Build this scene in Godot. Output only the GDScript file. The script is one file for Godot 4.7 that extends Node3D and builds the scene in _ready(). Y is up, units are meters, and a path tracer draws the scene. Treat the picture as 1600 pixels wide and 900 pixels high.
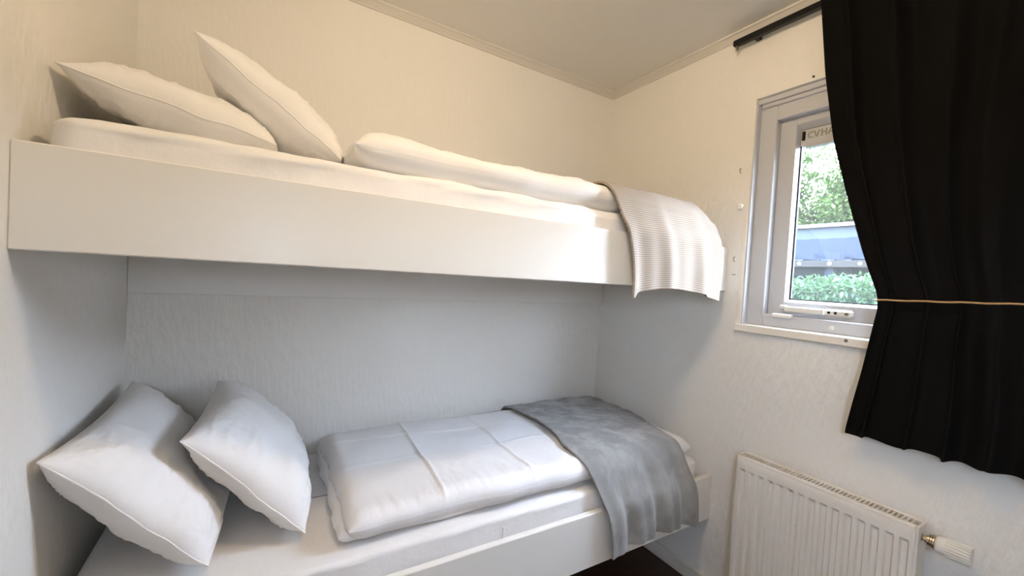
extends Node3D
# Bunk room. x runs along the bunks (left wall x = 0, window wall x = L), z from the back wall into the room, floor at y = 0.
const L := 2.03
const D := 0.7415
const H := 2.35
const ZF := 2.75
var M := {}
var rng := RandomNumberGenerator.new()
var names := {}

# ------------------------------------------------------------------ mesh helpers
class Shape:
	var v := PackedVector3Array()
	var n := PackedVector3Array()
	var uv := PackedVector2Array()
	var i := PackedInt32Array()
	func tri(a: Vector3, b: Vector3, c: Vector3, out: Vector3) -> void:
		var m := (c - a).cross(b - a)
		if m.length() < 1e-14: return
		m = m.normalized()
		if m.dot(out) < 0.0:
			var t := b; b = c; c = t; m = -m
		var k := v.size()
		for q: Vector3 in [a, b, c]:
			v.append(q); n.append(m); uv.append(Vector2(q.x + q.z, q.y)); i.append(k); k += 1
	func quad(a: Vector3, b: Vector3, c: Vector3, d: Vector3, out: Vector3) -> void:
		tri(a, b, c, out); tri(a, c, d, out)
	# chamfered box
	func box(lo: Vector3, hi: Vector3, bev := 0.0, tf := Transform3D()) -> void:
		var c := (lo + hi) / 2.0
		var h := (hi - lo) / 2.0
		var b: float = min(bev, min(h.x, min(h.y, h.z)) * 0.98)
		var P := func(s: Vector3, ax: int) -> Vector3:
			var q := Vector3(s.x * (h.x - b), s.y * (h.y - b), s.z * (h.z - b))
			q[ax] = s[ax] * h[ax]
			return tf * (c + q)
		for ax in 3:
			var a1 := (ax + 1) % 3
			var a2 := (ax + 2) % 3
			for sg: float in [-1.0, 1.0]:
				var q := []
				for e: Array in [[-1, -1], [1, -1], [1, 1], [-1, 1]]:
					var s := Vector3.ZERO
					s[ax] = sg; s[a1] = e[0]; s[a2] = e[1]
					q.append(P.call(s, ax))
				var o := Vector3.ZERO
				o[ax] = sg
				quad(q[0], q[1], q[2], q[3], tf.basis * o)
		if b <= 0.0: return
		for ax in 3:
			var a1 := (ax + 1) % 3
			var a2 := (ax + 2) % 3
			for s1: float in [-1.0, 1.0]:
				for s2: float in [-1.0, 1.0]:
					var p := Vector3.ZERO
					p[ax] = -1; p[a1] = s1; p[a2] = s2
					var r := p
					r[ax] = 1
					var o := Vector3.ZERO
					o[a1] = s1; o[a2] = s2
					quad(P.call(p, a1), P.call(r, a1), P.call(r, a2), P.call(p, a2), tf.basis * o)
		for sx: float in [-1.0, 1.0]:
			for sy: float in [-1.0, 1.0]:
				for sz: float in [-1.0, 1.0]:
					var s := Vector3(sx, sy, sz)
					tri(P.call(s, 0), P.call(s, 1), P.call(s, 2), tf.basis * s)
	# smooth grid of (nu+1)*(nv+1) points; rows run along u
	func grid(p: PackedVector3Array, nu: int, nv: int, flip := false, us := 1.0, vs := 1.0) -> void:
		var w := nu + 1
		var nn := PackedVector3Array()
		nn.resize(p.size())
		var k := v.size()
		var ii := PackedInt32Array()
		for b in nv:
			for a in nu:
				var q0 := b * w + a
				var q1 := q0 + 1
				var q2 := q0 + w
				var q3 := q2 + 1
				var m := (p[q3] - p[q0]).cross(p[q1] - p[q2])
				if flip: m = -m
				nn[q0] += m; nn[q1] += m; nn[q2] += m; nn[q3] += m
				if flip: ii.append_array([k + q0, k + q2, k + q1, k + q1, k + q2, k + q3])
				else: ii.append_array([k + q0, k + q1, k + q2, k + q1, k + q3, k + q2])
		for b in nv + 1:
			for a in w:
				var q := b * w + a
				v.append(p[q]); n.append(nn[q].normalized()); uv.append(Vector2(us * a / nu, vs * b / nv))
		i.append_array(ii)
	func tube(pts: PackedVector3Array, r: float, sides := 8, closed := false) -> void:
		var rad := PackedFloat32Array()
		rad.resize(pts.size()); rad.fill(r)
		taper(pts, rad, sides, closed)
	func taper(pts: PackedVector3Array, rad: PackedFloat32Array, sides := 8, closed := false) -> void:
		var c := pts.size()
		var p := PackedVector3Array()
		var side := Vector3.ZERO
		var total := c + (1 if closed else 0)
		for k in total:
			var a := pts[(k - 1 + c) % c] if (k > 0 or closed) else pts[0]
			var b := pts[(k + 1) % c] if (k < c - 1 or closed) else pts[c - 1]
			var t := (b - a).normalized()
			if side == Vector3.ZERO: side = t.cross(Vector3.UP if abs(t.y) < 0.9 else Vector3.RIGHT).normalized()
			side = (side - t * side.dot(t)).normalized()
			var up := t.cross(side)
			for s in sides + 1:
				var an := TAU * s / sides
				p.append(pts[k % c] + (side * cos(an) + up * sin(an)) * rad[k % c])
		grid(p, sides, total - 1, false)
		if not closed:
			for e: int in [0, c - 1]:
				var o := pts[e] - pts[1 if e == 0 else c - 2]
				var row: int = e * (sides + 1)
				for s in sides: tri(pts[e], p[row + s], p[row + s + 1], o)
	# surface of revolution along an axis: prof = [(distance, radius)]
	func lathe(base: Vector3, axis: Vector3, prof: Array, sides := 24) -> void:
		var t := axis.normalized()
		var s0 := t.cross(Vector3.UP if abs(t.y) < 0.9 else Vector3.RIGHT).normalized()
		var up := t.cross(s0)
		var mid := base + t * (float(prof[0].x) + float(prof[-1].x)) / 2.0
		for k in prof.size() - 1:
			for s in sides:
				var q := []
				for e: Array in [[k, s], [k, s + 1], [k + 1, s + 1], [k + 1, s]]:
					var an: float = TAU * e[1] / sides
					q.append(base + t * prof[e[0]].x + (s0 * cos(an) + up * sin(an)) * prof[e[0]].y)
				var an2 := TAU * (s + 0.5) / sides
				var dr: float = prof[k + 1].y - prof[k].y
				var dx: float = prof[k + 1].x - prof[k].x
				var o := (s0 * cos(an2) + up * sin(an2)) * dx - t * dr
				quad(q[0], q[1], q[2], q[3], o)
	func mesh() -> ArrayMesh:
		var a := []
		a.resize(Mesh.ARRAY_MAX)
		a[Mesh.ARRAY_VERTEX] = v; a[Mesh.ARRAY_NORMAL] = n; a[Mesh.ARRAY_TEX_UV] = uv; a[Mesh.ARRAY_INDEX] = i
		var m := ArrayMesh.new()
		m.add_surface_from_arrays(Mesh.PRIMITIVE_TRIANGLES, a)
		return m

func obj(called: String, s: Shape, mat: Material, parent: Node = self) -> MeshInstance3D:
	var o := MeshInstance3D.new()
	o.name = numbered(called) if parent == self else called
	o.mesh = s.mesh()
	o.material_override = mat
	parent.add_child(o, true)
	return o

func numbered(called: String) -> String:
	if not names.has(called):
		names[called] = 0
		return called
	names[called] += 1
	return "%s_%03d" % [called, names[called]]

func thing(called: String, label: String, category: String, group := "", kind := "") -> Node3D:
	var o := Node3D.new()
	o.name = numbered(called)
	add_child(o)
	tag(o, label, category, group, kind)
	return o

func tag(o: Node, label: String, category: String, group := "", kind := "") -> void:
	o.set_meta("label", label)
	o.set_meta("category", category)
	if group: o.set_meta("group", group)
	if kind: o.set_meta("kind", kind)

func struct(called: String, s: Shape, mat: Material, label: String, category: String) -> MeshInstance3D:
	var o := obj(called, s, mat)
	tag(o, label, category, "", "structure")
	return o

func boxes(list: Array, bev := 0.0) -> Shape:
	var s := Shape.new()
	for b: Array in list: s.box(b[0], b[1], bev)
	return s

func noise(sd: int, freq: float, octaves := 3) -> FastNoiseLite:
	var f := FastNoiseLite.new()
	f.seed = sd
	f.noise_type = FastNoiseLite.TYPE_SIMPLEX_SMOOTH
	f.frequency = freq
	f.fractal_octaves = octaves
	return f

func V(x: float, y: float, z: float) -> Vector3:
	return Vector3(x, y, z)

# ------------------------------------------------------------------ materials
func mat(called: String, c: Color, rough := 0.6, metal := 0.0) -> StandardMaterial3D:
	var m := StandardMaterial3D.new()
	m.albedo_color = c
	m.roughness = rough
	m.metallic = metal
	M[called] = m
	return m

func normal_from(im: Image, strength: float) -> ImageTexture:
	var j: Image = im.duplicate()
	j.convert(Image.FORMAT_RGBA8)
	j.bump_map_to_normal_map(strength)
	return ImageTexture.create_from_image(j)

func make_materials() -> void:
	# woodchip-like wallpaper painted cream: upright fibres in relief
	var fib := noise(5, 0.022, 3)
	var im := fib.get_seamless_image(512, 512)
	var wall := mat("wall", Color(0.955, 0.947, 0.925), 0.62)
	wall.uv1_triplanar = true
	wall.uv1_world_triplanar = true
	wall.uv1_scale = V(4.2, 0.95, 4.2)
	wall.normal_enabled = true
	wall.normal_texture = normal_from(im, 7.0)
	wall.normal_scale = 0.3
	mat("ceiling", Color(0.935, 0.925, 0.905), 0.6)
	mat("coving", Color(0.87, 0.855, 0.825), 0.45)
	mat("board", Color(0.955, 0.945, 0.92), 0.33)
	mat("ledger", Color(0.95, 0.94, 0.92), 0.5)
	mat("baseboard", Color(0.92, 0.9, 0.87), 0.45)
	mat("pvc", Color(0.80, 0.805, 0.82), 0.28)
	mat("gasket", Color(0.05, 0.05, 0.055), 0.6)
	mat("casing", Color(0.95, 0.925, 0.88), 0.45)
	mat("steel", Color(0.62, 0.6, 0.56), 0.32, 1.0)
	mat("chrome", Color(0.8, 0.76, 0.7), 0.15, 1.0)
	mat("hole", Color(0.06, 0.055, 0.05), 0.7)
	mat("radiator", Color(0.93, 0.915, 0.885), 0.3)
	mat("white_plastic", Color(0.93, 0.92, 0.89), 0.32)
	mat("black_metal", Color(0.025, 0.022, 0.02), 0.4, 0.3)
	mat("cord", Color(0.74, 0.6, 0.42), 0.85)
	mat("vent_text", Color(0.62, 0.62, 0.55), 0.6)
	var lam := mat("lamp", Color(1, 0.93, 0.82), 0.5)
	lam.emission_enabled = true
	lam.emission = Color(1.0, 0.85, 0.65)
	lam.emission_energy_multiplier = 2.0
	# cotton: faint weave and soft creases
	var cr := noise(11, 0.012, 4)
	cr.fractal_type = FastNoiseLite.FRACTAL_RIDGED
	var cim := cr.get_seamless_image(512, 512)
	for e: Array in [["sheet", Color(0.965, 0.962, 0.96)], ["pillowcase", Color(0.965, 0.963, 0.962)], ["duvet", Color(0.965, 0.963, 0.965)]]:
		var m := mat(e[0], e[1], 0.75)
		m.rim_enabled = true
		m.rim = 0.15
		m.normal_enabled = true
		m.normal_texture = normal_from(cim, 4.0)
		m.normal_scale = 0.22
		m.uv1_triplanar = true
		m.uv1_scale = V(2.2, 2.2, 2.2)
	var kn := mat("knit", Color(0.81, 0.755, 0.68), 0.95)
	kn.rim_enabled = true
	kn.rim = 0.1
	# cream yarn; tan rows put the shade of the grooves into the colour
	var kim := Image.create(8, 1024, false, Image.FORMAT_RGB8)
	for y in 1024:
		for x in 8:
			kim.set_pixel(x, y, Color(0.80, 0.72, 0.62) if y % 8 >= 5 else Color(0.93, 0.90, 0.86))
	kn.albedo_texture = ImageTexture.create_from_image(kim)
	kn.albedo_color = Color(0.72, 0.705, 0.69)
	# crushed plush: brushed patches of lighter and darker pile
	var pn := noise(23, 0.014, 5)
	pn.domain_warp_enabled = true
	pn.domain_warp_amplitude = 40.0
	var pim := pn.get_seamless_image(512, 512)
	pim.convert(Image.FORMAT_RGB8)
	for y in 512:
		for x in 512:
			var g := pim.get_pixel(x, y).r
			var t := smoothstep(0.25, 0.78, g)
			pim.set_pixel(x, y, Color(0.515, 0.51, 0.50).lerp(Color(0.63, 0.625, 0.615), t))
	var pl := mat("plush", Color.WHITE, 0.85)
	pl.albedo_texture = ImageTexture.create_from_image(pim)
	pl.uv1_triplanar = true
	pl.uv1_scale = V(1.1, 0.7, 1.1)
	pl.rim_enabled = true
	pl.rim = 0.6
	var bc := mat("curtain", Color(0.06, 0.057, 0.055), 0.95)
	bc.metallic_specular = 0.2
	bc.rim_enabled = true
	bc.rim = 0.0
	# dark laminate floor
	var wn := noise(31, 0.02, 4)
	var wim := wn.get_seamless_image(512, 512)
	wim.convert(Image.FORMAT_RGB8)
	for y in 512:
		for x in 512:
			wim.set_pixel(x, y, Color(0.15, 0.085, 0.055).lerp(Color(0.25, 0.15, 0.095), wim.get_pixel(x, y).r))
	var fl := mat("floor", Color.WHITE, 0.42)
	fl.albedo_texture = ImageTexture.create_from_image(wim)
	fl.uv1_triplanar = true
	fl.uv1_world_triplanar = true
	fl.uv1_scale = V(0.5, 1, 5.0)
	var gl := mat("glass", Color(0.93, 0.97, 0.98, 0.06), 0.02)
	gl.transparency = BaseMaterial3D.TRANSPARENCY_ALPHA
	# outdoors
	mat("bark", Color(0.17, 0.17, 0.155), 0.9)
	mat("roof_sheet", Color(0.13, 0.155, 0.20), 0.9)
	mat("facade", Color(0.185, 0.215, 0.24), 0.8)
	mat("facade_dark", Color(0.11, 0.13, 0.165), 0.8)
	mat("parapet", Color(0.36, 0.37, 0.38), 0.6)
	mat("fascia", Color(0.15, 0.15, 0.15), 0.8)
	for q: String in ["roof_sheet", "facade", "facade_dark", "fascia", "parapet", "bark"]: M[q].metallic_specular = 0.05
	mat("grass", Color(0.09, 0.11, 0.07), 0.95)
	for e: Array in [["leaf_hedge", Color(0.25, 0.32, 0.265)], ["leaf_tree", Color(0.26, 0.32, 0.18)]]:
		var m := mat(e[0], e[1], 0.8)
		m.vertex_color_use_as_albedo = true
		m.backlight_enabled = true
		m.metallic_specular = 0.1
		m.backlight = Color(0.5, 0.6, 0.35)
	mat("hedge_core", Color(0.25, 0.32, 0.265), 0.95)
	var sp := mat("fascia_light", Color(1, 1, 0.95), 0.4)
	sp.emission_enabled = true
	sp.emission = Color(1, 0.98, 0.9)
	sp.emission_energy_multiplier = 2.5

# ------------------------------------------------------------------ soft goods
func catmull(c: PackedVector3Array, per := 16) -> PackedVector3Array:
	var out := PackedVector3Array()
	for k in c.size() - 1:
		var a := c[max(k - 1, 0)]
		var d := c[min(k + 2, c.size() - 1)]
		for s in per:
			out.append(c[k].cubic_interpolate(c[k + 1], a, d, float(s) / per))
	out.append(c[-1])
	return out

func along(p: PackedVector3Array, acc: PackedFloat32Array, s: float) -> Vector3:
	var k := acc.bsearch(s)
	k = clampi(k, 1, p.size() - 1)
	var t: float = clamp((s - acc[k - 1]) / max(acc[k] - acc[k - 1], 1e-9), 0.0, 1.0)
	return p[k - 1].lerp(p[k], t)

func lengths(p: PackedVector3Array) -> PackedFloat32Array:
	var acc := PackedFloat32Array([0.0])
	for k in range(1, p.size()): acc.append(acc[k - 1] + p[k].distance_to(p[k - 1]))
	return acc

# a sheet of cloth with thickness; mid holds (nu+1)*(nv+1) points, relief the height of its face
func cloth(mid: PackedVector3Array, nu: int, nv: int, th: float, relief := PackedFloat32Array(), flip := false) -> Shape:
	var w := nu + 1
	var nn := PackedVector3Array()
	nn.resize(mid.size())
	for b in nv:
		for a in nu:
			var q := b * w + a
			var m := (mid[q + w + 1] - mid[q]).cross(mid[q + 1] - mid[q + w])
			if flip: m = -m
			nn[q] += m; nn[q + 1] += m; nn[q + w] += m; nn[q + w + 1] += m
	var top := PackedVector3Array()
	var bot := PackedVector3Array()
	for k in mid.size():
		var m := nn[k].normalized()
		top.append(mid[k] + m * (th / 2.0 + (relief[k] if relief.size() > 0 else 0.0)))
		bot.append(mid[k] - m * th / 2.0)
	var s := Shape.new()
	s.grid(top, nu, nv, flip, 1.0, 1.0)
	s.grid(bot, nu, nv, not flip, 1.0, 1.0)
	for e in 4:
		var rim := PackedVector3Array()
		var cnt := (nu if e < 2 else nv) + 1
		for pass_ in 2:
			for k in cnt:
				var q: int = [k, nv * w + k, k * w, k * w + nu][e]
				rim.append(bot[q] if pass_ == 1 else top[q])
		s.grid(rim, cnt - 1, 1, (e == 0 or e == 3) == flip, 1.0, 1.0)
	return s

func crease(n: float) -> float:
	return pow(clamp(1.0 - abs(n) * 3.0, 0.0, 1.0), 2.0) - 0.25

# pillow between four corners: A upper front, B lower front, C lower back, E upper back
func pillow(label: String, group: String, A: Vector3, B: Vector3, C: Vector3, E: Vector3, up: float, dn: float, sd: int, dents := []) -> void:
	var t := thing("pillow", label, "pillow", group)
	var nz := noise(sd, 1.0, 2)
	var low := noise(sd + 7, 1.0, 2)
	var nrm := (B - A).cross(E - A).normalized()
	if nrm.y < 0: nrm = -nrm
	var N := 84
	var at := func(u: float, v: float, sgn: float) -> Vector3:
		var blunt: float = 0.34 * smoothstep(0.0, 0.9, u)
		var ue: float = u * sqrt(1.0 - blunt * v * v / 2.0) * (1.0 - 0.075 * pow(1.0 - v * v, 1.0) * abs(u * u * u))
		var ve: float = v * sqrt(1.0 - blunt * u * u / 2.0) * (1.0 - 0.06 * pow(1.0 - u * u, 1.0) * abs(v * v * v))
		var s: float = (ue + 1.0) / 2.0
		var q: float = (ve + 1.0) / 2.0
		var p := A.lerp(B, s).lerp(E.lerp(C, s), q)
		var h: float = pow(max(0.0, (1.0 - pow(abs(u), 2.4)) * (1.0 - pow(abs(v), 3.2))), 0.5)
		var au: float = abs(u)
		var av: float = abs(v)
		var wr: float = crease(nz.get_noise_2d(v * 3.2 + sgn * 9.0, u * 0.8 + v * 0.5)) * smoothstep(0.25, 0.85, au) * (1.0 - pow(au, 6.0))
		wr += crease(nz.get_noise_2d(u * 3.2 + 31.0, v * 0.8 + sgn * 5.0 + u * 0.6)) * smoothstep(0.25, 0.85, av) * (1.0 - pow(av, 6.0))
		wr += 1.5 * crease(nz.get_noise_2d((u + v * sign(u * v)) * 1.2 + sgn * 3.0, (u - v * sign(u * v)) * 3.5)) * smoothstep(1.0, 1.7, au + av) * (1.0 - pow(max(au, av), 6.0))
		var bump: float = 0.007 * wr * min(1.0, h * 1.6) + 0.016 * low.get_noise_2d(u * 0.9 + sgn * 4.0, v * 0.9) * h
		var full: float = (up if sgn > 0 else dn) * h
		for d: Array in dents:
			if d[5] == sgn:
				var r2: float = pow((u - d[0]) / d[2], 2.0) + pow((v - d[1]) / d[3], 2.0)
				full -= d[4] * exp(-r2) * h
		return p + nrm * (sgn * (full + bump) + 0.005 * low.get_noise_2d(u * 1.5, v * 1.5 + 8.0))
	var s := Shape.new()
	for sgn: float in [1.0, -1.0]:
		var pts := PackedVector3Array()
		for b in N + 1:
			for a in N + 1:
				pts.append(at.call(sin(PI / 2.0 * (2.0 * a / N - 1.0)), sin(PI / 2.0 * (2.0 * b / N - 1.0)), sgn))
		var test := (pts[(N / 2) * (N + 1) + N / 2 + 1] - pts[(N / 2) * (N + 1) + N / 2])
		var test2 := (pts[(N / 2 + 1) * (N + 1) + N / 2] - pts[(N / 2) * (N + 1) + N / 2])
		s.grid(pts, N, N, test2.cross(test).dot(nrm * sgn) < 0.0)
	obj("case", s, M.pillowcase, t)
	var rim := PackedVector3Array()
	for e in 4:
		for k in 40:
			var f := -1.0 + 2.0 * k / 40.0
			rim.append(at.call([f, 1.0, -f, -1.0][e], [-1.0, f, 1.0, -f][e], 1.0))
	var r := Shape.new()
	r.tube(rim, 0.0022, 6, true)
	obj("seam", r, M.pillowcase, t)

# rounded slab of bedding
func slab(x0: float, x1: float, z0: float, z1: float, yb: float, T: float, r: float, sd: int, ridges := [], nu := 260, nv := 150) -> Shape:
	var f := noise(sd, 1.0, 3)
	var g := noise(sd + 3, 1.0, 2)
	var s := Shape.new()
	for sgn: float in [1.0, -1.0]:
		var pts := PackedVector3Array()
		for b in nv + 1:
			var kb := 1.0 * b / nv
			var fb: float = lerp(kb, 0.5 - 0.5 * cos(PI * kb), 0.75)
			for a in nu + 1:
				var ka := 1.0 * a / nu
				var fa: float = lerp(ka, 0.5 - 0.5 * cos(PI * ka), 0.6)
				var x: float = lerp(x0, x1, fa)
				var z: float = lerp(z0, z1, fb)
				var dx: float = min(x - x0, x1 - x)
				var dz: float = min(z - z0, z1 - z)
				var sx: float = sqrt(max(0.0, 1.0 - pow(1.0 - clamp(dx / r, 0.0, 1.0), 2.2)))
				var sz: float = sqrt(max(0.0, 1.0 - pow(1.0 - clamp(dz / r, 0.0, 1.0), 2.2)))
				var h := sx * sz
				var y: float = yb + T * (0.5 + sgn * 0.5 * h)
				if sgn > 0:
					y += h * (1.0 - smoothstep(1.25, 1.38, x)) * (0.014 * g.get_noise_2d(x * 2.2, z * 3.0) + 0.003 * f.get_noise_2d(x * 9.0, z * 5.0))
					var edge: float = smoothstep(0.16, 0.03, dz) * smoothstep(0.0, 0.02, dz)
					y += 0.0028 * edge * (1.0 - smoothstep(1.3, 1.4, x)) * f.get_noise_2d(x * 22.0, z * 4.0)
					for q: Array in ridges:
						var dd: float = (x - q[0] - q[3] * (z - 0.35)) if q[1] == 0 else (z - q[0] - q[3] * (x - 1.1))
						y += h * (1.0 - smoothstep(1.3, 1.42, x)) * q[2] * exp(-pow(dd / 0.0055, 2.0))
				x += (1.0 - sx) * 0.012 * f.get_noise_2d(z * 6.0, 4.0) * (1.0 if x < (x0 + x1) / 2.0 else -1.0)
				z += smoothstep(0.1, 0.0, dz) * 0.012 * g.get_noise_2d(x * 4.0, 9.0)
				pts.append(V(x, y, z))
		s.grid(pts, nu, nv, sgn > 0)
	return s

func loop_of(cx: float, cz: float, hx: float, hz: float, rc: float, ns: int, nc: int) -> PackedVector2Array:
	var p := PackedVector2Array()
	var r: float = min(rc, min(hx, hz))
	for c in 4:
		var sx: float = [1, -1, -1, 1][c]
		var sz: float = [1, 1, -1, -1][c]
		var o := Vector2(cx + sx * (hx - r), cz + sz * (hz - r))
		for k in nc:
			var an := PI / 2.0 * (c + 1.0 * k / nc)
			p.append(o + r * Vector2(cos(an), sin(an)))
		var nx: float = [-1, -1, 1, 1][c]
		var nzz: float = [1, -1, -1, 1][c]
		var o2 := Vector2(cx + nx * (hx - r), cz + nzz * (hz - r))
		var e0 := o + r * Vector2(cos(PI / 2.0 * (c + 1)), sin(PI / 2.0 * (c + 1)))
		var e1 := o2 + r * Vector2(cos(PI / 2.0 * (c + 1)), sin(PI / 2.0 * (c + 1)))
		for k in ns: p.append(e0.lerp(e1, 1.0 * k / ns))
	return p

func mattress(label: String, x0: float, x1: float, z0: float, z1: float, y0: float, y1: float, sd: int, amp: float) -> void:
	var t := thing("mattress", label, "mattress", "single mattresses in the bunks")
	var f := noise(sd, 1.0, 3)
	var prof := []
	var r := 0.034 if y1 > 1.0 else 0.016
	for k in 9: prof.append(Vector2(0.0, lerp(y0, y1 - r, k / 8.0)))
	for k in range(1, 9):
		var an := PI / 2.0 * k / 8.0
		prof.append(Vector2(r * (1.0 - cos(an)), y1 - r + r * sin(an)))
	for k in range(1, 13): prof.append(Vector2(lerp(r, (z1 - z0) / 2.0 - 0.002, k / 12.0), y1))
	var pts := PackedVector3Array()
	var cnt := 0
	for q: Vector2 in prof:
		var lp := loop_of((x0 + x1) / 2.0, (z0 + z1) / 2.0, (x1 - x0) / 2.0 - q.x, (z1 - z0) / 2.0 - q.x, max(0.05 - q.x * 0.4, 0.001), 160, 8)
		lp.append(lp[0])
		cnt = lp.size()
		for k in cnt:
			var p := lp[k]
			var a := f.get_noise_2d(p.x * 2.6 + q.y * 9.0, q.y * 26.0 - p.x * 3.0) * amp
			var inward: float = 1.0 if q.x < r else 0.35
			var o := Vector2(p.x - (x0 + x1) / 2.0, p.y - (z0 + z1) / 2.0)
			var dir := V(0, 0, sign(o.y)) if abs(o.y) > (z1 - z0) / 2.0 - 0.05 else V(sign(o.x), 0, 0)
			var rise: float = clamp(q.x / r, 0.0, 1.0)
			dir = dir.lerp(Vector3.UP, rise)
			if q.y < y0 + 0.02: a = 0.0
			pts.append(V(p.x, q.y, p.y) + dir * (a * inward))
	var s := Shape.new()
	s.grid(pts, cnt - 1, prof.size() - 1, true)
	obj("fitted_sheet", s, M.sheet, t)
	if y1 > 1.0: return
	var sm := Shape.new()
	sm.box(V(1.02, y1 - 0.085, z1 - 0.001), V(1.024, y1 - 0.032, z1 + 0.0035), 0.001)
	obj("seam", sm, M.sheet, t)

func throw(called: String, label: String, prof: Array, xl: Callable, xr: Callable, nu: int, nv: int, th: float, m: Material, shape: Callable, knit := false) -> void:
	var c := PackedVector3Array()
	for q: Array in prof: c.append(V(0, q[1], q[0]))
	var p := catmull(c)
	var acc := lengths(p)
	var total := acc[-1]
	var mid := PackedVector3Array()
	var rel := PackedFloat32Array()
	for b in nv + 1:
		var v := 1.0 * b / nv
		var q := along(p, acc, v * total)
		for a in nu + 1:
			var u := 1.0 * a / nu
			var x: float = lerp(xl.call(v), xr.call(v), u)
			mid.append(shape.call(V(x, q.y, q.z), u, v))
			if knit:
				var row := v * 128.0
				var col := u * 0.545 / 0.0085 + 0.5 * fmod(floor(row), 2.0)
				var e: float = abs(sin(PI * row))
				rel.append(0.0042 * pow(e, 0.7) * (0.12 + 0.85 * pow(abs(sin(PI * col)), 0.8)))
			else:
				var dl: float = min(min(u, 1.0 - u) * 0.5, (1.0 - v) * total)
				rel.append(0.0038 * exp(-pow((dl - 0.004) / 0.004, 2.0)) + 0.003 * exp(-pow((dl - 0.016) / 0.003, 2.0)))
	var o := obj(called, cloth(mid, nu, nv, th, rel, true), m)
	tag(o, label, "blanket")

# ------------------------------------------------------------------ the scene
func _ready() -> void:
	rng.seed = 7
	var cam := Camera3D.new()
	var yaw := 0.5446
	var pitch := -0.0245
	var roll := 0.0595
	var fwd := V(sin(yaw) * cos(pitch), sin(pitch), -cos(yaw) * cos(pitch))
	var rt := V(cos(yaw), 0, sin(yaw))
	var up := rt.cross(fwd)
	cam.transform = Transform3D(Basis(cos(roll) * rt + sin(roll) * up, -sin(roll) * rt + cos(roll) * up, -fwd), V(0.364, 1.279, 1.765))
	cam.fov = rad_to_deg(2.0 * atan(450.0 / 646.75))
	cam.near = 0.02
	add_child(cam)
	cam.current = true
	var we := WorldEnvironment.new()
	var env := Environment.new()
	var sky := Sky.new()
	var sm := ProceduralSkyMaterial.new()
	sm.sky_top_color = Color(0.82, 0.89, 1.0)
	sm.sky_horizon_color = Color(0.91, 0.95, 1.0)
	sm.ground_bottom_color = Color(0.30, 0.32, 0.30)
	sm.ground_horizon_color = Color(0.6, 0.63, 0.62)
	sm.sky_energy_multiplier = 1.0
	sky.sky_material = sm
	env.background_mode = Environment.BG_SKY
	env.sky = sky
	env.background_energy_multiplier = 62.0
	env.tonemap_mode = Environment.TONE_MAPPER_LINEAR
	env.tonemap_exposure = 1.0
	env.sdfgi_enabled = true
	env.ssao_enabled = true
	env.ssil_enabled = true
	we.environment = env
	add_child(we)
	make_materials()
	build_shell()
	build_lamp()
	build_window()
	build_bunks()
	build_bedding()
	build_curtain()
	build_radiator()
	build_small()
	build_outside()

func build_lamp() -> void:
	var c := V(0.9, H, 1.22)
	var t := thing("ceiling_lamp", "round warm white ceiling lamp above the middle of the room", "lamp")
	var b := Shape.new()
	b.lathe(c, Vector3.DOWN, [Vector2(0, 0.0), Vector2(0, 0.15), Vector2(0.02, 0.15), Vector2(0.02, 0.0)], 32)
	obj("base", b, M.white_plastic, t)
	var s := Shape.new()
	s.lathe(c, Vector3.DOWN, [Vector2(0.02, 0.0), Vector2(0.02, 0.14), Vector2(0.05, 0.135), Vector2(0.07, 0.1), Vector2(0.08, 0.0)], 32)
	obj("lamp_shade", s, M.lamp, t)
	var o := OmniLight3D.new()
	o.name = "lamp_light"
	o.position = c + V(0, -0.05, 0)
	o.light_color = Color(1.0, 0.885, 0.73)
	o.light_energy = 0.63
	o.light_size = 0.07
	o.omni_range = 8.0
	o.omni_attenuation = 2.0
	o.shadow_enabled = true
	t.add_child(o)

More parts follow.
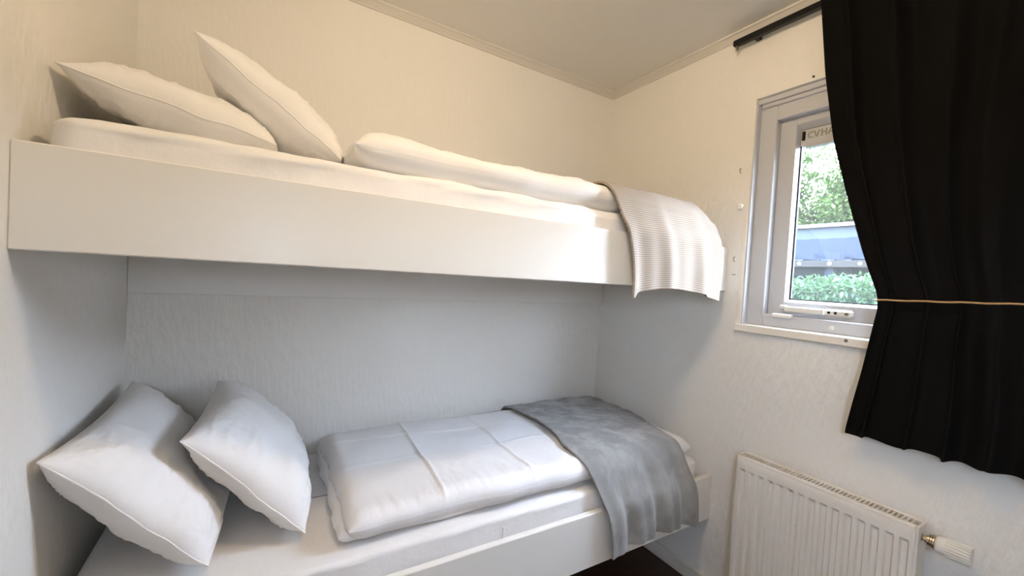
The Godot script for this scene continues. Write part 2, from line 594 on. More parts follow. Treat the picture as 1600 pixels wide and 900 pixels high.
func build_shell() -> void:
	var w := 0.14
	struct("floor", boxes([[V(-w, -0.1, -w), V(L + w, 0, ZF + w)]]), M.floor, "dark brown wooden floor of the bunk room", "floor")
	struct("ceiling", boxes([[V(-w, H, -w), V(L + w, H + 0.1, ZF + w)]]), M.ceiling, "smooth white ceiling of the bunk room", "ceiling")
	struct("wall_back", boxes([[V(-w, 0, -w), V(L + w, H, 0)]]), M.wall, "cream textured wall behind the two bunks", "wall")
	var a0 := 1.95; var a1 := 2.66; var ah := 2.02
	struct("wall_left", boxes([[V(-w, 0, 0), V(0, H, a0)], [V(-w, 0, a1), V(0, H, ZF)], [V(-w, ah, a0), V(0, H, a1)]]), M.wall, "cream textured wall at the pillow end of the bunks", "wall")
	struct("wall_front", boxes([[V(-w, 0, ZF), V(0.28, H, ZF + w)], [V(0.50, 0, ZF), V(L + w, H, ZF + w)], [V(0.28, 0, ZF), V(0.50, 1.3, ZF + w)], [V(0.28, 1.58, ZF), V(0.50, H, ZF + w)]]), M.wall, "plain cream wall opposite the bunks", "wall")
	build_fill_door(a0, a1, ah)
	var t := thing("window_2", "added unseen white framed window letting in fill daylight behind the viewer", "window", "", "structure")  # unseen window added to let in fill daylight from the front
	for e: Array in [[V(0.28, 1.3, ZF + 0.04), V(0.31, 1.58, ZF + 0.09)], [V(0.47, 1.3, ZF + 0.04), V(0.50, 1.58, ZF + 0.09)], [V(0.31, 1.3, ZF + 0.04), V(0.47, 1.33, ZF + 0.09)], [V(0.31, 1.55, ZF + 0.04), V(0.47, 1.58, ZF + 0.09)]]: obj("frame_bar", boxes([e], 0.003), M.pvc, t)
	obj("pane", boxes([[V(0.31, 1.33, ZF + 0.06), V(0.47, 1.55, ZF + 0.064)]]), M.glass, t)
	var z0 := 0.816; var z1 := 1.56; var y0 := 1.15; var y1 := 2.05
	struct("wall_right", boxes([[V(L, 0, 0), V(L + w, H, z0)], [V(L, 0, z1), V(L + w, H, ZF)], [V(L, 0, z0), V(L + w, y0, z1)], [V(L, y1, z0), V(L + w, H, z1)]]), M.wall, "cream textured wall with the window and the radiator", "wall")
	# coving: slim stepped strip between wall and ceiling
	for e: Array in [["trim_1", V(0, 0, 0), V(L, 0, 0), V(0, 0, 1), "slim white coving above the back wall"], ["trim_2", V(L, 0, 0), V(L, 0, ZF), V(-1, 0, 0), "slim white coving above the window wall"], ["trim_3", V(0, 0, 0), V(0, 0, ZF), V(1, 0, 0), "slim white coving above the left wall"]]:
		var s := Shape.new()
		var prof := [Vector2(0, -0.031), Vector2(0.006, -0.031), Vector2(0.008, -0.029), Vector2(0.008, -0.026), Vector2(0.0055, -0.024), Vector2(0.021, -0.0075), Vector2(0.0235, -0.0085), Vector2(0.028, -0.006), Vector2(0.029, -0.003), Vector2(0.029, 0.0)]
		for k in prof.size() - 1:
			var a: Vector2 = prof[k]
			var b: Vector2 = prof[k + 1]
			var up := V(0, H, 0)
			var inn: Vector3 = e[3]
			s.quad(e[1] + up + inn * a.x + V(0, a.y, 0), e[2] + up + inn * a.x + V(0, a.y, 0), e[2] + up + inn * b.x + V(0, b.y, 0), e[1] + up + inn * b.x + V(0, b.y, 0), inn + Vector3.DOWN)
		s.quad(e[1] + V(0, H, 0), e[2] + V(0, H, 0), e[2] + V(0, H - 0.031, 0), e[1] + V(0, H - 0.031, 0), -e[3])
		struct(e[0], s, M.coving, e[4], "coving")
	struct("baseboard_right", boxes([[V(L - 0.014, 0, 0), V(L, 0.062, ZF)]], 0.004), M.baseboard, "low white baseboard along the window wall", "baseboard")
	struct("baseboard_back", boxes([[V(0, 0, 0), V(L - 0.014, 0.062, 0.014)]], 0.004), M.baseboard, "low white baseboard along the back wall under the bunk", "baseboard")
	struct("baseboard_left", boxes([[V(0, 0, 0.014), V(0.014, 0.062, 1.9)]], 0.004), M.baseboard, "low white baseboard along the left wall", "baseboard")

# unseen door added so its pane lets fill daylight reach boards and window wall
func build_fill_door(a0: float, a1: float, ah: float) -> void:
	var t := thing("door_1", "added unseen white door with a glass pane letting in fill daylight", "door", "", "structure")
	var p0 := 2.17; var p1 := 2.47; var q0 := 1.36; var q1 := 1.76
	for s: Shape in ring(-0.07, -0.03, [a0, a1, 0.0, ah], [p0, p1, q0, q1], 0.002): obj("leaf_panel", s, M.pvc, t)
	obj("pane", boxes([[V(-0.052, q0, p0), V(-0.048, q1, p1)]]), M.glass, t)
	for z: float in [a0 - 0.05, a1]: obj("casing", boxes([[V(-0.03, 0.0, z), V(0.018, ah + 0.05, z + 0.05)]], 0.003), M.casing, t)
	obj("casing", boxes([[V(-0.03, ah, a0), V(0.018, ah + 0.05, a1)]], 0.003), M.casing, t)
	var k := Shape.new()
	k.lathe(V(-0.03, 1.03, a0 + 0.07), Vector3.RIGHT, [Vector2(0, 0.0), Vector2(0, 0.024), Vector2(0.006, 0.022), Vector2(0.006, 0.009), Vector2(0.05, 0.009), Vector2(0.05, 0.0)], 20)
	k.box(V(0.008, 1.02, a0 + 0.06), V(0.024, 1.04, a0 + 0.18), 0.005)
	obj("handle", k, M.steel, t)

func ring(x0: float, x1: float, a: Array, b: Array, bev: float) -> Array:
	# four bars between the outer rectangle a = [z0, z1, y0, y1] and the inner one b
	return [
		boxes([[V(x0, a[2], a[0]), V(x1, a[3], b[0])]], bev), boxes([[V(x0, a[2], b[1]), V(x1, a[3], a[1])]], bev),
		boxes([[V(x0, a[2], b[0]), V(x1, b[2], b[1])]], bev), boxes([[V(x0, b[3], b[0]), V(x1, a[3], b[1])]], bev)]

func build_window() -> void:
	var t := thing("window_1", "white plastic framed window half hidden behind the black curtain", "window", "", "structure")
	var o := [0.816, 1.56, 1.15, 2.05]
	var fi := [0.885, 1.491, 1.197, 1.955]
	var si := [0.944, 1.432, 1.249, 1.926]
	var gi := [0.951, 1.425, 1.259, 1.908]
	for s: Shape in ring(L + 0.03, L + 0.105, o, fi, 0.003): obj("frame_bar", s, M.pvc, t)
	var lip := Shape.new()
	lip.box(V(L + 0.012, 2.028, 0.816), V(L + 0.034, 2.05, 1.56), 0.003)
	lip.box(V(L + 0.02, 2.012, 0.826), V(L + 0.034, 2.028, 1.55), 0.003)
	obj("head_strip", lip, M.pvc, t)
	obj("side_strip", boxes([[V(L - 0.001, 1.15, 0.8155), V(L + 0.034, 2.028, 0.823)]], 0.002), M.pvc, t)
	for s: Shape in ring(L + 0.06, L + 0.1, fi, si, 0.002): obj("sash_bar", s, M.pvc, t)
	# sloped glazing beads
	var bd := Shape.new()
	var qa := [V(L + 0.06, si[2], si[0]), V(L + 0.06, si[3], si[0]), V(L + 0.06, si[3], si[1]), V(L + 0.06, si[2], si[1])]
	var qb := [V(L + 0.08, gi[2], gi[0]), V(L + 0.08, gi[3], gi[0]), V(L + 0.08, gi[3], gi[1]), V(L + 0.08, gi[2], gi[1])]
	var mid := V(L, 1.58, 1.19)
	for k in 4:
		var k2 := (k + 1) % 4
		bd.quad(qa[k], qa[k2], qb[k2], qb[k], mid - qa[k])
		bd.quad(qa[k] + V(0.04, 0, 0), qa[k2] + V(0.04, 0, 0), qb[k2], qb[k], mid + V(0.3, 0, 0) - qa[k])
	obj("glazing_bead", bd, M.pvc, t)
	var gk := Shape.new()
	for s: Shape in ring(L + 0.081, L + 0.092, [gi[0] - 0.004, gi[1] + 0.004, gi[2] - 0.004, gi[3] + 0.004], [gi[0] + 0.005, gi[1] - 0.005, gi[2] + 0.004, gi[3] - 0.004], 0.0):
		var k := gk.v.size()
		gk.v.append_array(s.v); gk.n.append_array(s.n); gk.uv.append_array(s.uv)
		for j in s.i: gk.i.append(j + k)
	obj("gasket", gk, M.gasket, t)
	obj("pane", boxes([[V(L + 0.085, gi[2], gi[0]), V(L + 0.089, gi[3], gi[1])]]), M.glass, t)
	# ventilation strip at the head of the pane, with worn lettering
	var vn := obj("vent_strip", boxes([[V(L + 0.066, 1.842, 0.957), V(L + 0.084, 1.902, 1.42)], [V(L + 0.06, 1.832, 0.975), V(L + 0.084, 1.842, 1.42)]], 0.002), M.pvc, t)
	var tm := TextMesh.new()
	var fn := SystemFont.new()
	fn.font_names = PackedStringArray(["Droid Sans"])
	fn.font_weight = 700
	tm.font = fn
	tm.text = "CVHAFT"
	tm.font_size = 32
	tm.pixel_size = 0.00105
	tm.depth = 0.0015
	tm.horizontal_alignment = HORIZONTAL_ALIGNMENT_LEFT
	var tx := MeshInstance3D.new()
	tx.name = "lettering"
	tx.mesh = tm
	tx.material_override = M.vent_text
	tx.transform = Transform3D(Basis(Vector3.UP, -PI / 2.0), V(L + 0.0655, 1.878, 0.978))
	vn.add_child(tx)
	obj("catch", boxes([[V(L + 0.06, 1.862, 0.962), V(L + 0.07, 1.896, 0.972)]], 0.002), M.hole, vn)
	# casement stay on the bottom rail
	var st := obj("stay_arm", boxes([[V(L + 0.034, 1.212, 0.955), V(L + 0.046, 1.234, 1.088)], [V(L + 0.036, 1.222, 0.938), V(L + 0.05, 1.238, 0.966)]], 0.004), M.white_plastic, t)
	var br := Shape.new()
	br.box(V(L + 0.046, 1.208, 1.08), V(L + 0.062, 1.236, 1.168), 0.007)
	var bo := obj("stay_bracket", br, M.white_plastic, t)
	var hl := Shape.new()
	hl.lathe(V(L + 0.0475, 1.223, 1.098), Vector3.LEFT, [Vector2(0, 0.005), Vector2(0.002, 0.005), Vector2(0.002, 0.0)], 12)
	hl.lathe(V(L + 0.0475, 1.223, 1.118), Vector3.LEFT, [Vector2(0, 0.005), Vector2(0.002, 0.005), Vector2(0.002, 0.0)], 12)
	obj("bolt_hole", hl, M.hole, bo)
	var sc := Shape.new()
	sc.lathe(V(L + 0.047, 1.223, 1.15), Vector3.LEFT, [Vector2(0, 0.007), Vector2(0.002, 0.006), Vector2(0.0025, 0.0)], 14)
	obj("screw", sc, M.steel, bo)
	obj("stay_rest", boxes([[V(L + 0.016, 1.188, 0.922), V(L + 0.036, 1.204, 0.992)]], 0.004), M.white_plastic, t)
	var pg := Shape.new()
	pg.lathe(V(L + 0.031, 1.172, 1.118), Vector3.LEFT, [Vector2(0, 0.008), Vector2(0.006, 0.007), Vector2(0.008, 0.0)], 14)
	obj("cover_cap", pg, M.white_plastic, t)
	# flat casing board under and beside the opening
	var sl := struct("trim_4", boxes([[V(L - 0.02, 1.119, 0.8), V(L + 0.03, 1.15, 1.58)]], 0.003), M.casing, "beige wooden ledge strip under the window", "sill")
	var ss := Shape.new()
	ss.lathe(V(L - 0.0195, 1.138, 1.178), Vector3.LEFT, [Vector2(0, 0.006), Vector2(0.0015, 0.005), Vector2(0.0015, 0.0)], 14)
	obj("screw", ss, M.steel, sl)
	struct("trim_5", boxes([[V(L - 0.004, 1.15, 0.797), V(L + 0.02, 1.6, 0.816)]], 0.0015), M.casing, "thin cream casing strip beside the lower left window edge", "trim")

func bunk(label: String, yb: float, yt: float) -> void:
	var t := thing("bunk_bed", label, "bunk bed", "built-in bunks")
	obj("front_board", boxes([[V(0.0, yb, D - 0.022), V(L, yt, D)]], 0.0025), M.board, t)
	obj("base_panel", boxes([[V(0.002, yb + 0.02, 0.019), V(L - 0.002, yb + 0.038, D - 0.022)]]), M.ledger, t)
	obj("wall_rail", boxes([[V(0.001, yb - 0.118, 0.0005), V(L - 0.001, yb + 0.05, 0.018)]], 0.0015), M.ledger, t)

func build_bunks() -> void:
	bunk("white wooden bunk fixed high between the walls", 1.277, 1.46)
	bunk("white wooden bunk fixed low between the walls", 0.3045, 0.4935)

func build_bedding() -> void:
	mattress("white sheeted mattress in the high bunk", 0.026, 1.985, 0.02, 0.711, 1.315, 1.532, 3, 0.010)
	mattress("white sheeted mattress in the low bunk", 0.03, 1.99, 0.02, 0.711, 0.3425, 0.553, 9, 0.003)
	# high bunk
	pillow("white pillow lying slanted against the left wall on the high bunk", "white pillows", V(0.012, 1.640, 0.615), V(0.398, 1.560, 0.63), V(0.41, 1.566, 0.08), V(0.014, 1.70, 0.07), 0.08, 0.066, 41)
	pillow("white pillow standing up behind the slanted one on the high bunk", "white pillows", V(0.212, 1.80, 0.55), V(0.555, 1.565, 0.555), V(0.57, 1.567, 0.05), V(0.25, 1.82, 0.05), 0.085, 0.075, 52)
	var d := thing("duvet", "rolled white duvet lying on the high bunk", "duvet", "white folded duvets")
	obj("cover", slab(0.548, 1.915, 0.05, 0.68, 1.531, 0.105, 0.085, 61), M.duvet, d)
	# low bunk
	pillow("white pillow leaning on the left wall of the low bunk", "white pillows", V(0.016, 0.878, 0.652), V(0.297, 0.572, 0.662), V(0.31, 0.58, 0.07), V(0.035, 0.89, 0.09), 0.075, 0.09, 71, [[0.35, 0.2, 0.45, 0.6, 0.03, 1.0]])
	pillow("white pillow leaning on its neighbour beside the folded duvet", "white pillows", V(0.218, 0.852, 0.555), V(0.497, 0.568, 0.622), V(0.51, 0.57, 0.05), V(0.245, 0.865, 0.04), 0.095, 0.065, 85)
	d = thing("duvet", "folded white duvet with pressed creases on the low bunk", "duvet", "white folded duvets")
	obj("top_layer", slab(0.578, 1.95, 0.05, 0.685, 0.562, 0.085, 0.05, 91, [[0.86, 0, 0.006, -0.05], [1.17, 0, 0.006, -0.05], [0.22, 1, 0.005, 0.03], [0.41, 1, 0.004, 0.03]], 340, 170), M.duvet, d)
	obj("under_layer", slab(0.563, 1.90, 0.06, 0.655, 0.553, 0.045, 0.025, 97, [], 180, 90), M.duvet, d)
	# grey plush throw
	var fl := noise(101, 1.0, 2)
	throw("plush_blanket", "grey plush blanket draped over the low bunk", [[0.035, 0.615], [0.06, 0.65], [0.12, 0.660], [0.35, 0.661], [0.58, 0.659], [0.67, 0.645], [0.705, 0.610], [0.722, 0.570], [0.742, 0.525], [0.757, 0.490], [0.760, 0.44], [0.760, 0.335]],
		func(v: float) -> float: return 1.385 + 0.03 * sin(PI * clamp(v / 0.55, 0.0, 1.0)) - 0.03 * smoothstep(0.4, 0.62, v) + 0.075 * smoothstep(0.6, 1.0, v),
		func(v: float) -> float: return 1.93 - 0.07 * smoothstep(0.3, 0.62, v) + 0.042 * smoothstep(0.65, 1.0, v),
		170, 220, 0.006, M.plush,
		func(p: Vector3, u: float, v: float) -> Vector3:
			var hang := smoothstep(0.62, 0.95, v)
			p.z += hang * (0.010 + 0.011 * sin(TAU * (u * 3.2 + 0.1)) + 0.006 * sin(TAU * (u * 6.3 + 0.45)))
			p.y += 0.018 * smoothstep(0.9, 1.0, v) * sin(PI * u)
			p.y += (0.006 * fl.get_noise_2d(p.x * 7.0, p.z * 6.0 + v * 3.0) + 0.003) * (1.0 - hang)
			var end: float = smoothstep(1.9, 1.95, p.x) * (1.0 - smoothstep(0.5, 0.7, v))
			p.y -= 0.012 * end * end
			return p)
	# cream knitted throw
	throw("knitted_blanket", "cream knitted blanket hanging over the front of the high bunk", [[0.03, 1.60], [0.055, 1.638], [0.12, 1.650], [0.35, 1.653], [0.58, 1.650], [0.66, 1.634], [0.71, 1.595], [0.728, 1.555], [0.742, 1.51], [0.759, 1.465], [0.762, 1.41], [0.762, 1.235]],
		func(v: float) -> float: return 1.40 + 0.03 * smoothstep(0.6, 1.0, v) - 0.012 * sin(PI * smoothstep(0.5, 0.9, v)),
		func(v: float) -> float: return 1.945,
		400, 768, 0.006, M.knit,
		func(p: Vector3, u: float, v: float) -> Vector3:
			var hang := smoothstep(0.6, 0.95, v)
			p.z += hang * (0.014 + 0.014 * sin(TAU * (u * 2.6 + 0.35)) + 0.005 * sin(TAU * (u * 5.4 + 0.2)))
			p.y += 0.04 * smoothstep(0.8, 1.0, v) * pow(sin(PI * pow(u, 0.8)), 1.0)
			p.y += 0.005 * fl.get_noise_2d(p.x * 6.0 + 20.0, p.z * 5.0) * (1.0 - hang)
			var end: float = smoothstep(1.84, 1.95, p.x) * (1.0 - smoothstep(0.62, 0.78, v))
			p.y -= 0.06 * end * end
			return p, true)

func build_curtain() -> void:
	var rail := thing("curtain_rail", "black curtain rail under the ceiling above the window", "curtain rail")
	obj("bar", boxes([[V(L - 0.05, 2.279, 0.728), V(L - 0.026, 2.303, 2.3)]], 0.003), M.black_metal, rail)
	for z: float in [0.80, 1.5, 2.2]: obj("bracket", boxes([[V(L - 0.03, 2.283, z), V(L, 2.299, z + 0.02)]], 0.002), M.black_metal, rail)
	obj("end_clip", boxes([[V(L - 0.043, 2.262, 0.737), V(L - 0.033, 2.28, 0.745)]], 0.001), M.steel, rail)
	var nu := 340
	var nv := 160
	var f := noise(131, 1.0, 2)
	var yt := 2.318
	var yb := 0.858
	var left := [[2.318, 1.047], [2.017, 1.082], [1.793, 1.12], [1.597, 1.172], [1.412, 1.225], [1.277, 1.272], [1.177, 1.259], [1.056, 1.244], [0.858, 1.213]]
	var edge := func(y: float) -> float:
		for k in left.size() - 1:
			if y >= left[k + 1][0]:
				return lerp(float(left[k + 1][1]), float(left[k][1]), (y - left[k + 1][0]) / (left[k][0] - left[k + 1][0]))
		return left[-1][1]
	var mid := PackedVector3Array()
	for b in nv + 1:
		var y: float = lerp(yt, yb, 1.0 * b / nv)
		var tie := exp(-pow((y - 1.28) / 0.07, 2.0))
		var zl := 0.0
		for q: float in [-0.03, -0.015, 0.0, 0.015, 0.03]: zl += edge.call(clamp(y + q, yb, yt)) / 5.0
		var zr: float = 2.18 - 0.28 * smoothstep(2.2, 1.28, y) + 0.1 * smoothstep(1.28, 0.86, y)
		for a in nu + 1:
			var u := 1.0 * a / nu
			var w := u + 0.018 * f.get_noise_2d(u * 5.0, y * 0.6)
			var fold: float = sin(TAU * (w * 9.5 + 0.62)) * 0.7 + 0.3 * sin(TAU * (w * 17.0 + 0.2 + 0.15 * sin(y * 2.0)))
			fold = fold * (0.75 + 0.5 * f.get_noise_2d(u * 4.0 + 30.0, y * 0.8))
			var amp: float = lerp(0.026, 0.014, tie)
			if y > 2.26: amp *= lerp(1.0, 0.55, (y - 2.26) / 0.06)
			var x: float = L - 0.075 - amp * fold
			if y < 1.2: x -= 0.008 * sin(TAU * (u * 4.5 + 0.3)) * smoothstep(1.2, 0.9, y)
			mid.append(V(x, y + 0.012 * f.get_noise_2d(u * 6.0, 50.0) * smoothstep(1.0, 0.86, y), lerp(zl, zr, u) + 0.01 * cos(TAU * (w * 9.5 + 0.62)) * smoothstep(0.0, 0.03, u)))
	var t := obj("curtain", cloth(mid, nu, nv, 0.003, PackedFloat32Array(), false), M.curtain)
	tag(t, "black fabric curtain tied with a cord in front of the window", "curtain")
	var c := PackedVector3Array()
	var zl2 := 1.266
	var zr2 := 1.915
	var y2 := 1.278
	for k in 31: c.append(V(L - 0.099, y2 + 0.024 * k / 30.0 + 0.0008 * sin(k * 1.7), lerp(zl2 + 0.01, zr2, k / 30.0)))
	c.append(V(L - 0.075, y2 + 0.026, zr2 + 0.014))
	for k in 9: c.append(V(L - 0.052, y2 + 0.026 - 0.026 * k / 8.0, lerp(zr2, zl2 + 0.01, k / 8.0)))
	c.append(V(L - 0.075, y2, zl2 - 0.003))
	var s := Shape.new()
	s.tube(c, 0.0028, 6, true)
	tag(obj("tieback_cord", s, M.cord), "thin tan cord tied round the black curtain", "cord")

func build_radiator() -> void:
	var t := thing("radiator", "white panel radiator with thermostat valve under the window", "radiator")
	var xf := L - 0.1
	var z0 := 0.893; var z1 := 1.398; var y0 := 0.12; var y1 := 0.652
	var nz := 404
	var ys := [y0, y0 + 0.004, y0 + 0.04, y0 + 0.045, y0 + 0.05, 0.3, 0.5, 0.602, 0.606, 0.61, 0.614, 0.617, 0.63, y1 - 0.006, y1 - 0.002, y1]
	var p := PackedVector3Array()
	for y: float in ys:
		for a in nz + 1:
			var z: float = lerp(z0, z1, 1.0 * a / nz)
			var ph := fposmod(z - 0.912, 0.0325)
			var rib: float = smoothstep(0.0, 0.003, ph) * smoothstep(0.0195, 0.0165, ph)
			if z < 0.909 or z > 1.396 - 0.005: rib = 0.0
			rib *= smoothstep(0.616, 0.607, y) * smoothstep(y0 + 0.04, y0 + 0.05, y)
			var rim: float = max(smoothstep(0.006, 0.0, y1 - y), smoothstep(0.006, 0.0, min(z - z0, z1 - z)))
			p.append(V(xf + 0.008 * rib + 0.006 * rim, y, z))
	var s := Shape.new()
	s.grid(p, nz, ys.size() - 1, false)
	s.box(V(xf + 0.013, y0, z0), V(xf + 0.022, y1 - 0.001, z1))
	obj("front_panel", s, M.radiator, t)
	obj("back_panel", boxes([[V(L - 0.035, y0 + 0.01, z0 + 0.005), V(L - 0.025, y1 - 0.01, z1 - 0.005)]], 0.003), M.radiator, t)
	for z: float in [z0 - 0.004, z1 - 0.002]: obj("side_cover", boxes([[V(xf + 0.006, y0 + 0.01, z), V(L - 0.024, y1 + 0.008, z + 0.007)]], 0.0025), M.radiator, t)
	var g := Shape.new()
	g.box(V(xf + 0.004, y1 - 0.006, z0), V(xf + 0.022, y1 + 0.008, z1), 0.003)
	g.box(V(L - 0.036, y1 - 0.006, z0), V(L - 0.024, y1 + 0.008, z1), 0.003)
	var top := obj("top_grille", g, M.radiator, t)
	for k in 44:
		var z := z0 + 0.012 + k * (z1 - z0 - 0.03) / 43.0
		obj("slat", boxes([[V(xf + 0.02, y1 - 0.004, z), V(L - 0.034, y1 + 0.005, z + 0.0045)]]), M.radiator, top)
	for z: float in [1.0, 1.29]: obj("wall_bracket", boxes([[V(L - 0.03, 0.2, z), V(L, 0.6, z + 0.03)]]), M.radiator, t)
	# valve and thermostat head
	var c := V(L - 0.062, 0.624, z1 + 0.003)
	var vb := Shape.new()
	vb.lathe(c, V(0, 0, 1), [Vector2(0, 0.0), Vector2(0, 0.012), Vector2(0.004, 0.012), Vector2(0.004, 0.008), Vector2(0.010, 0.008), Vector2(0.010, 0.011), Vector2(0.018, 0.011), Vector2(0.018, 0.008), Vector2(0.022, 0.0)], 20)
	obj("valve_body", vb, M.chrome, t)
	var cl := Shape.new()
	for k in 3: cl.lathe(c + V(0, 0, 0.016 + 0.005 * k), V(0, 0, 1), [Vector2(0, 0.0), Vector2(0, 0.017 + 0.001 * k), Vector2(0.0035, 0.017 + 0.001 * k), Vector2(0.0035, 0.0)], 24)
	obj("collar", cl, M.chrome, t)
	var hd := Shape.new()
	hd.lathe(c + V(0, 0, 0.031), V(0, 0, 1), [Vector2(0, 0.0), Vector2(0, 0.020), Vector2(0.003, 0.0225), Vector2(0.020, 0.0235), Vector2(0.055, 0.021), Vector2(0.066, 0.018), Vector2(0.068, 0.0)], 32)
	var ho := obj("thermostat_head", hd, M.white_plastic, t)
	for k in 20:
		var an := TAU * k / 20.0
		var tf := Transform3D(Basis(V(0, 0, 1), an), c + V(0, 0, 0.05))
		obj("grip_rib", rib_shape(tf), M.white_plastic, ho)

func rib_shape(tf: Transform3D) -> Shape:
	var s := Shape.new()
	s.box(V(-0.0013, 0.018, 0.0), V(0.0013, 0.0252, 0.048), 0.001, tf)
	return s

func build_small() -> void:
	var s := Shape.new()
	s.lathe(V(L, 1.624, 0.786), Vector3.LEFT, [Vector2(0, 0.006), Vector2(0.008, 0.006), Vector2(0.010, 0.012), Vector2(0.016, 0.0125), Vector2(0.019, 0.009), Vector2(0.02, 0.0)], 24)
	tag(obj("wall_peg", s, M.white_plastic), "small round white peg on the wall left of the window", "peg")
	var hook := func(at: Vector3, label: String) -> void:
		var h := Shape.new()
		h.tube(catmull(PackedVector3Array([at, at + V(-0.006, 0.001, 0), at + V(-0.011, -0.006, 0.001), at + V(-0.009, -0.014, 0.002), at + V(-0.003, -0.018, 0.003)]), 5), 0.0016, 6)
		tag(obj("wall_hook", h, M.steel), label, "hook", "hooks left of the window")
	hook.call(V(L, 1.780, 0.772), "tiny metal hook on the wall above the white peg")
	hook.call(V(L, 1.418, 0.772), "tiny metal hook on the wall below the white peg")
	var n := Shape.new()
	n.box(V(L - 0.004, 1.345, 0.768), V(L, 1.3485, 0.780), 0.001)
	tag(obj("wall_staple", n, M.steel), "tiny metal staple in the wall below the hooks", "staple")
	n = Shape.new()
	n.lathe(V(L, 2.064, 1.014), Vector3.LEFT, [Vector2(0, 0.004), Vector2(0.003, 0.0035), Vector2(0.004, 0.0)], 12)
	tag(obj("nail", n, M.hole), "dark nail head in the wall above the window", "nail")

func leaves(parent: Node, m: Material, xf: Array, tints: Array, size: float, wide: float) -> void:
	var s := Shape.new()
	var a := V(0, 0, 0); var b := V(wide, 0.1, 0.45); var c := V(0, 0, 1); var d := V(-wide, 0.1, 0.45); var e := V(0, 0, 0.5)
	s.tri(a, b, e, Vector3.UP); s.tri(b, c, e, Vector3.UP); s.tri(c, d, e, Vector3.UP); s.tri(d, a, e, Vector3.UP)
	var mm := MultiMesh.new()
	mm.transform_format = MultiMesh.TRANSFORM_3D
	mm.use_colors = true
	mm.mesh = s.mesh()
	mm.instance_count = xf.size()
	for k in xf.size():
		mm.set_instance_transform(k, xf[k])
		mm.set_instance_color(k, tints[k])
	var o := MultiMeshInstance3D.new()
	o.name = "leaves"
	o.multimesh = mm
	o.material_override = m
	o.set_meta("kind", "stuff")
	parent.add_child(o, true)

func leaf_tf(p: Vector3, size: float) -> Transform3D:
	var b := Basis.from_euler(V(rng.randf_range(-1.2, 1.2), rng.randf_range(0, TAU), rng.randf_range(-0.8, 0.8)))
	return Transform3D(b.scaled(Vector3.ONE * size * rng.randf_range(0.7, 1.3)), p)

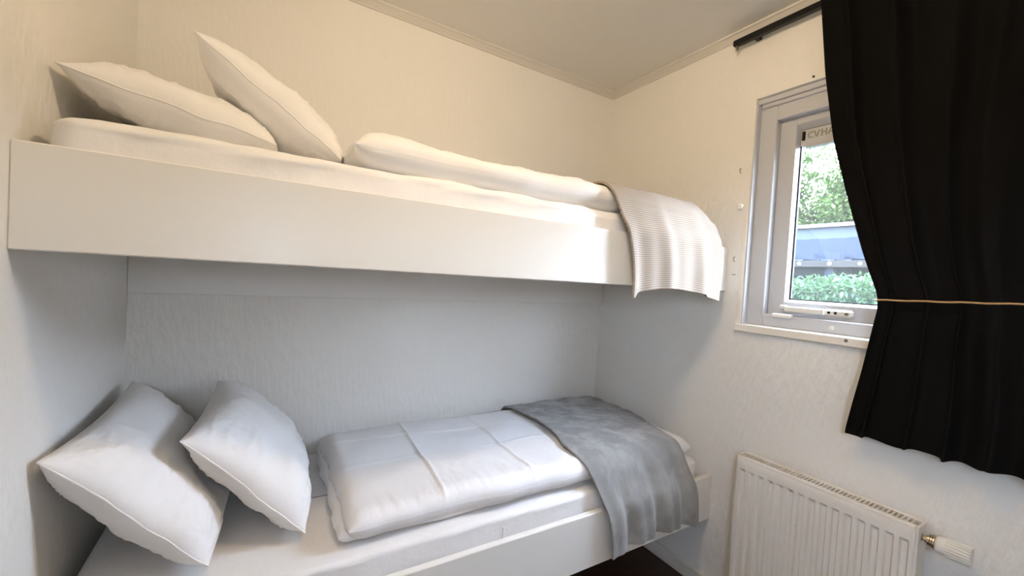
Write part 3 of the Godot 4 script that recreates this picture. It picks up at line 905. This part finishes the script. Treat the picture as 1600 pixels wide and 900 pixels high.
func build_outside() -> void:
	struct("ground", boxes([[V(L + 0.3, -0.6, -40), V(60, -0.5, 40)]]), M.grass, "grass outside the window", "ground")
	# hedge
	var hg := thing("hedge", "leafy pale green hedge outside below the carport roof", "hedge")
	var f := noise(151, 0.9, 3)
	var prof := func(z: float) -> float: return 1.40 + 0.10 * f.get_noise_2d(z * 1.3, 0.0) + 0.05 * z
	var pts := PackedVector3Array()
	for b in 3:
		for a in 61:
			var z: float = lerp(-3.2, 1.8, a / 60.0)
			pts.append(V([4.75, 4.85, 5.9][b], [-0.5, prof.call(z) - 0.1, prof.call(z) - 0.1][b], z))
	var s := Shape.new()
	s.grid(pts, 60, 2, false)
	obj("core", s, M.hedge_core, hg)
	var xf := []
	var tn := []
	for k in 30000:
		var z := rng.randf_range(-2.4, 1.6)
		var top: float = prof.call(z)
		var x: float
		var y: float
		if rng.randf() < 0.6:
			y = rng.randf_range(0.6, top)
			x = 4.75 + rng.randf_range(-0.12, 0.1) + 0.1 * f.get_noise_2d(z * 2.0, y * 2.0)
		else:
			y = top + rng.randf_range(-0.12, 0.06)
			x = rng.randf_range(4.7, 5.8)
		xf.append(leaf_tf(V(x, y, z), 0.06))
		tn.append(Color(1, 1, 1).lerp(Color(0.75, 0.95, 0.6), rng.randf()) * rng.randf_range(0.6, 1.1))
	leaves(hg, M.leaf_hedge, xf, tn, 0.06, 0.2)
	# carport with a corrugated roof
	var cp := thing("carport", "dark carport with a corrugated roof behind the hedge", "carport")
	var x0 := 8.0
	obj("fascia_board", boxes([[V(x0, 1.745, -6), V(x0 + 0.06, 1.85, 3)]], 0.005), M.fascia, cp)
	var nr := 60
	pts = PackedVector3Array()
	var aa := V(0.55, 0.113, -1.0)
	for b in 2:
		for a in nr * 4 + 1:
			var z0: float = -3.0 + a * 0.055
			var q := V(x0 + 0.03, 1.83, z0) + aa * (5.3 * b)
			q.y += 0.04 * sin(TAU * a / 4.0)
			pts.append(q)
	s = Shape.new()
	s.grid(pts, nr * 4, 1, false)
	obj("roof_sheet", s, M.roof_sheet, cp)
	var span := aa * 5.3
	var seam := Shape.new()
	seam.box(V(-0.035, 0.0, -span.length()), V(0.035, 0.1, 0.0))
	var seam_mesh := seam.mesh()
	for k in 34:
		var sb := MeshInstance3D.new()
		sb.name = "roof_seam"
		sb.mesh = seam_mesh
		sb.material_override = M.roof_sheet
		sb.transform = Transform3D(Basis.looking_at(span.normalized(), Vector3.UP), V(x0 + 0.03, 1.86, -2.9 + 0.36 * k))
		cp.add_child(sb, true)
	for z: float in [-5.0, -3.2, -1.35, 0.4, 2.2]: obj("post", boxes([[V(x0 + 0.1, -0.5, z), V(x0 + 0.22, 1.75, z + 0.12)]], 0.005), M.facade_dark, cp)
	obj("back_wall", boxes([[V(x0 + 1.1, -0.5, -9), V(x0 + 1.2, 1.8, 3)]]), M.facade_dark, cp)
	for y: float in [1.2, 1.42, 1.64]: obj("board", boxes([[V(x0 + 1.05, y, -9), V(x0 + 1.1, y + 0.15, -1.35)]], 0.004), M.facade, cp)
	for z: float in [-1.68, -1.25, -0.86]:
		var b := Shape.new()
		b.lathe(V(x0, 1.80, z), Vector3.LEFT, [Vector2(0, 0.0), Vector2(0, 0.025), Vector2(0.015, 0.02), Vector2(0.02, 0.0)], 12)
		obj("fascia_light", b, M.fascia_light, cp)
	# flat roofed house beyond
	var hs := thing("house", "pale blue flat roofed building beyond the carport", "building")
	obj("wall", boxes([[V(11.0, -0.5, -14), V(16, 2.80, 4)]]), M.facade, hs)
	obj("parapet", boxes([[V(10.9, 2.80, -14.1), V(16.1, 2.88, 4.1)]], 0.01), M.parapet, hs)
	# trees
	tree(V(18.5, -0.5, -5.6), "loose light green tree rising above the pale building", 7.5, 201)
	tree(V(21.0, -0.5, -14.5), "light green tree farther left behind the pale building", 8.0, 221)

func tree(at: Vector3, label: String, height: float, sd: int) -> void:
	var t := thing("tree", label, "tree", "trees beyond the carport")
	rng.seed = sd
	var tips := []
	var st := Shape.new()
	st.taper(PackedVector3Array([at, at + V(0.05, 1.3, 0), at + V(0, 2.6, 0.05)]), PackedFloat32Array([0.2, 0.17, 0.15]), 10)
	obj("trunk", st, M.bark, t)
	var s := Shape.new()
	for k in 11:
		var an := TAU * k / 11.0 + rng.randf_range(-0.2, 0.2)
		var out := V(cos(an), 0, sin(an))
		var lean := rng.randf_range(0.35, 0.95)
		var p := PackedVector3Array([at + V(0, 2.3, 0)])
		var r := PackedFloat32Array([0.10])
		for j in 5:
			var q := p[-1] + (out * lean + V(0, 1.0, 0) + V(rng.randf_range(-0.3, 0.3), 0, rng.randf_range(-0.3, 0.3))) * (height - 2.3) / 6.5
			p.append(q); r.append(0.10 * (1.0 - (j + 1) / 5.6))
			var tw := q
			for w in 3:
				var dr := V(rng.randf_range(-1, 1), rng.randf_range(-0.2, 0.9), rng.randf_range(-1, 1)).normalized()
				var e := tw + dr * rng.randf_range(0.5, 1.1)
				s.taper(PackedVector3Array([tw, tw.lerp(e, 0.5) + V(0, 0.06, 0), e]), PackedFloat32Array([0.028, 0.018, 0.008]), 5)
				tips.append([tw, e])
		s.taper(p, r, 7)
	obj("branches", s, M.bark, t)
	var xf := []
	var tn := []
	for tp: Array in tips:
		for k in 150:
			var p: Vector3 = tp[0].lerp(tp[1], rng.randf_range(0.2, 1.1)) + V(rng.randfn(), rng.randfn(), rng.randfn()) * 0.28
			xf.append(leaf_tf(p, 0.17))
			tn.append(Color(1, 1, 1).lerp(Color(0.75, 0.9, 0.85), rng.randf()) * rng.randf_range(0.75, 1.15))
	leaves(t, M.leaf_tree, xf, tn, 0.13, 0.3)
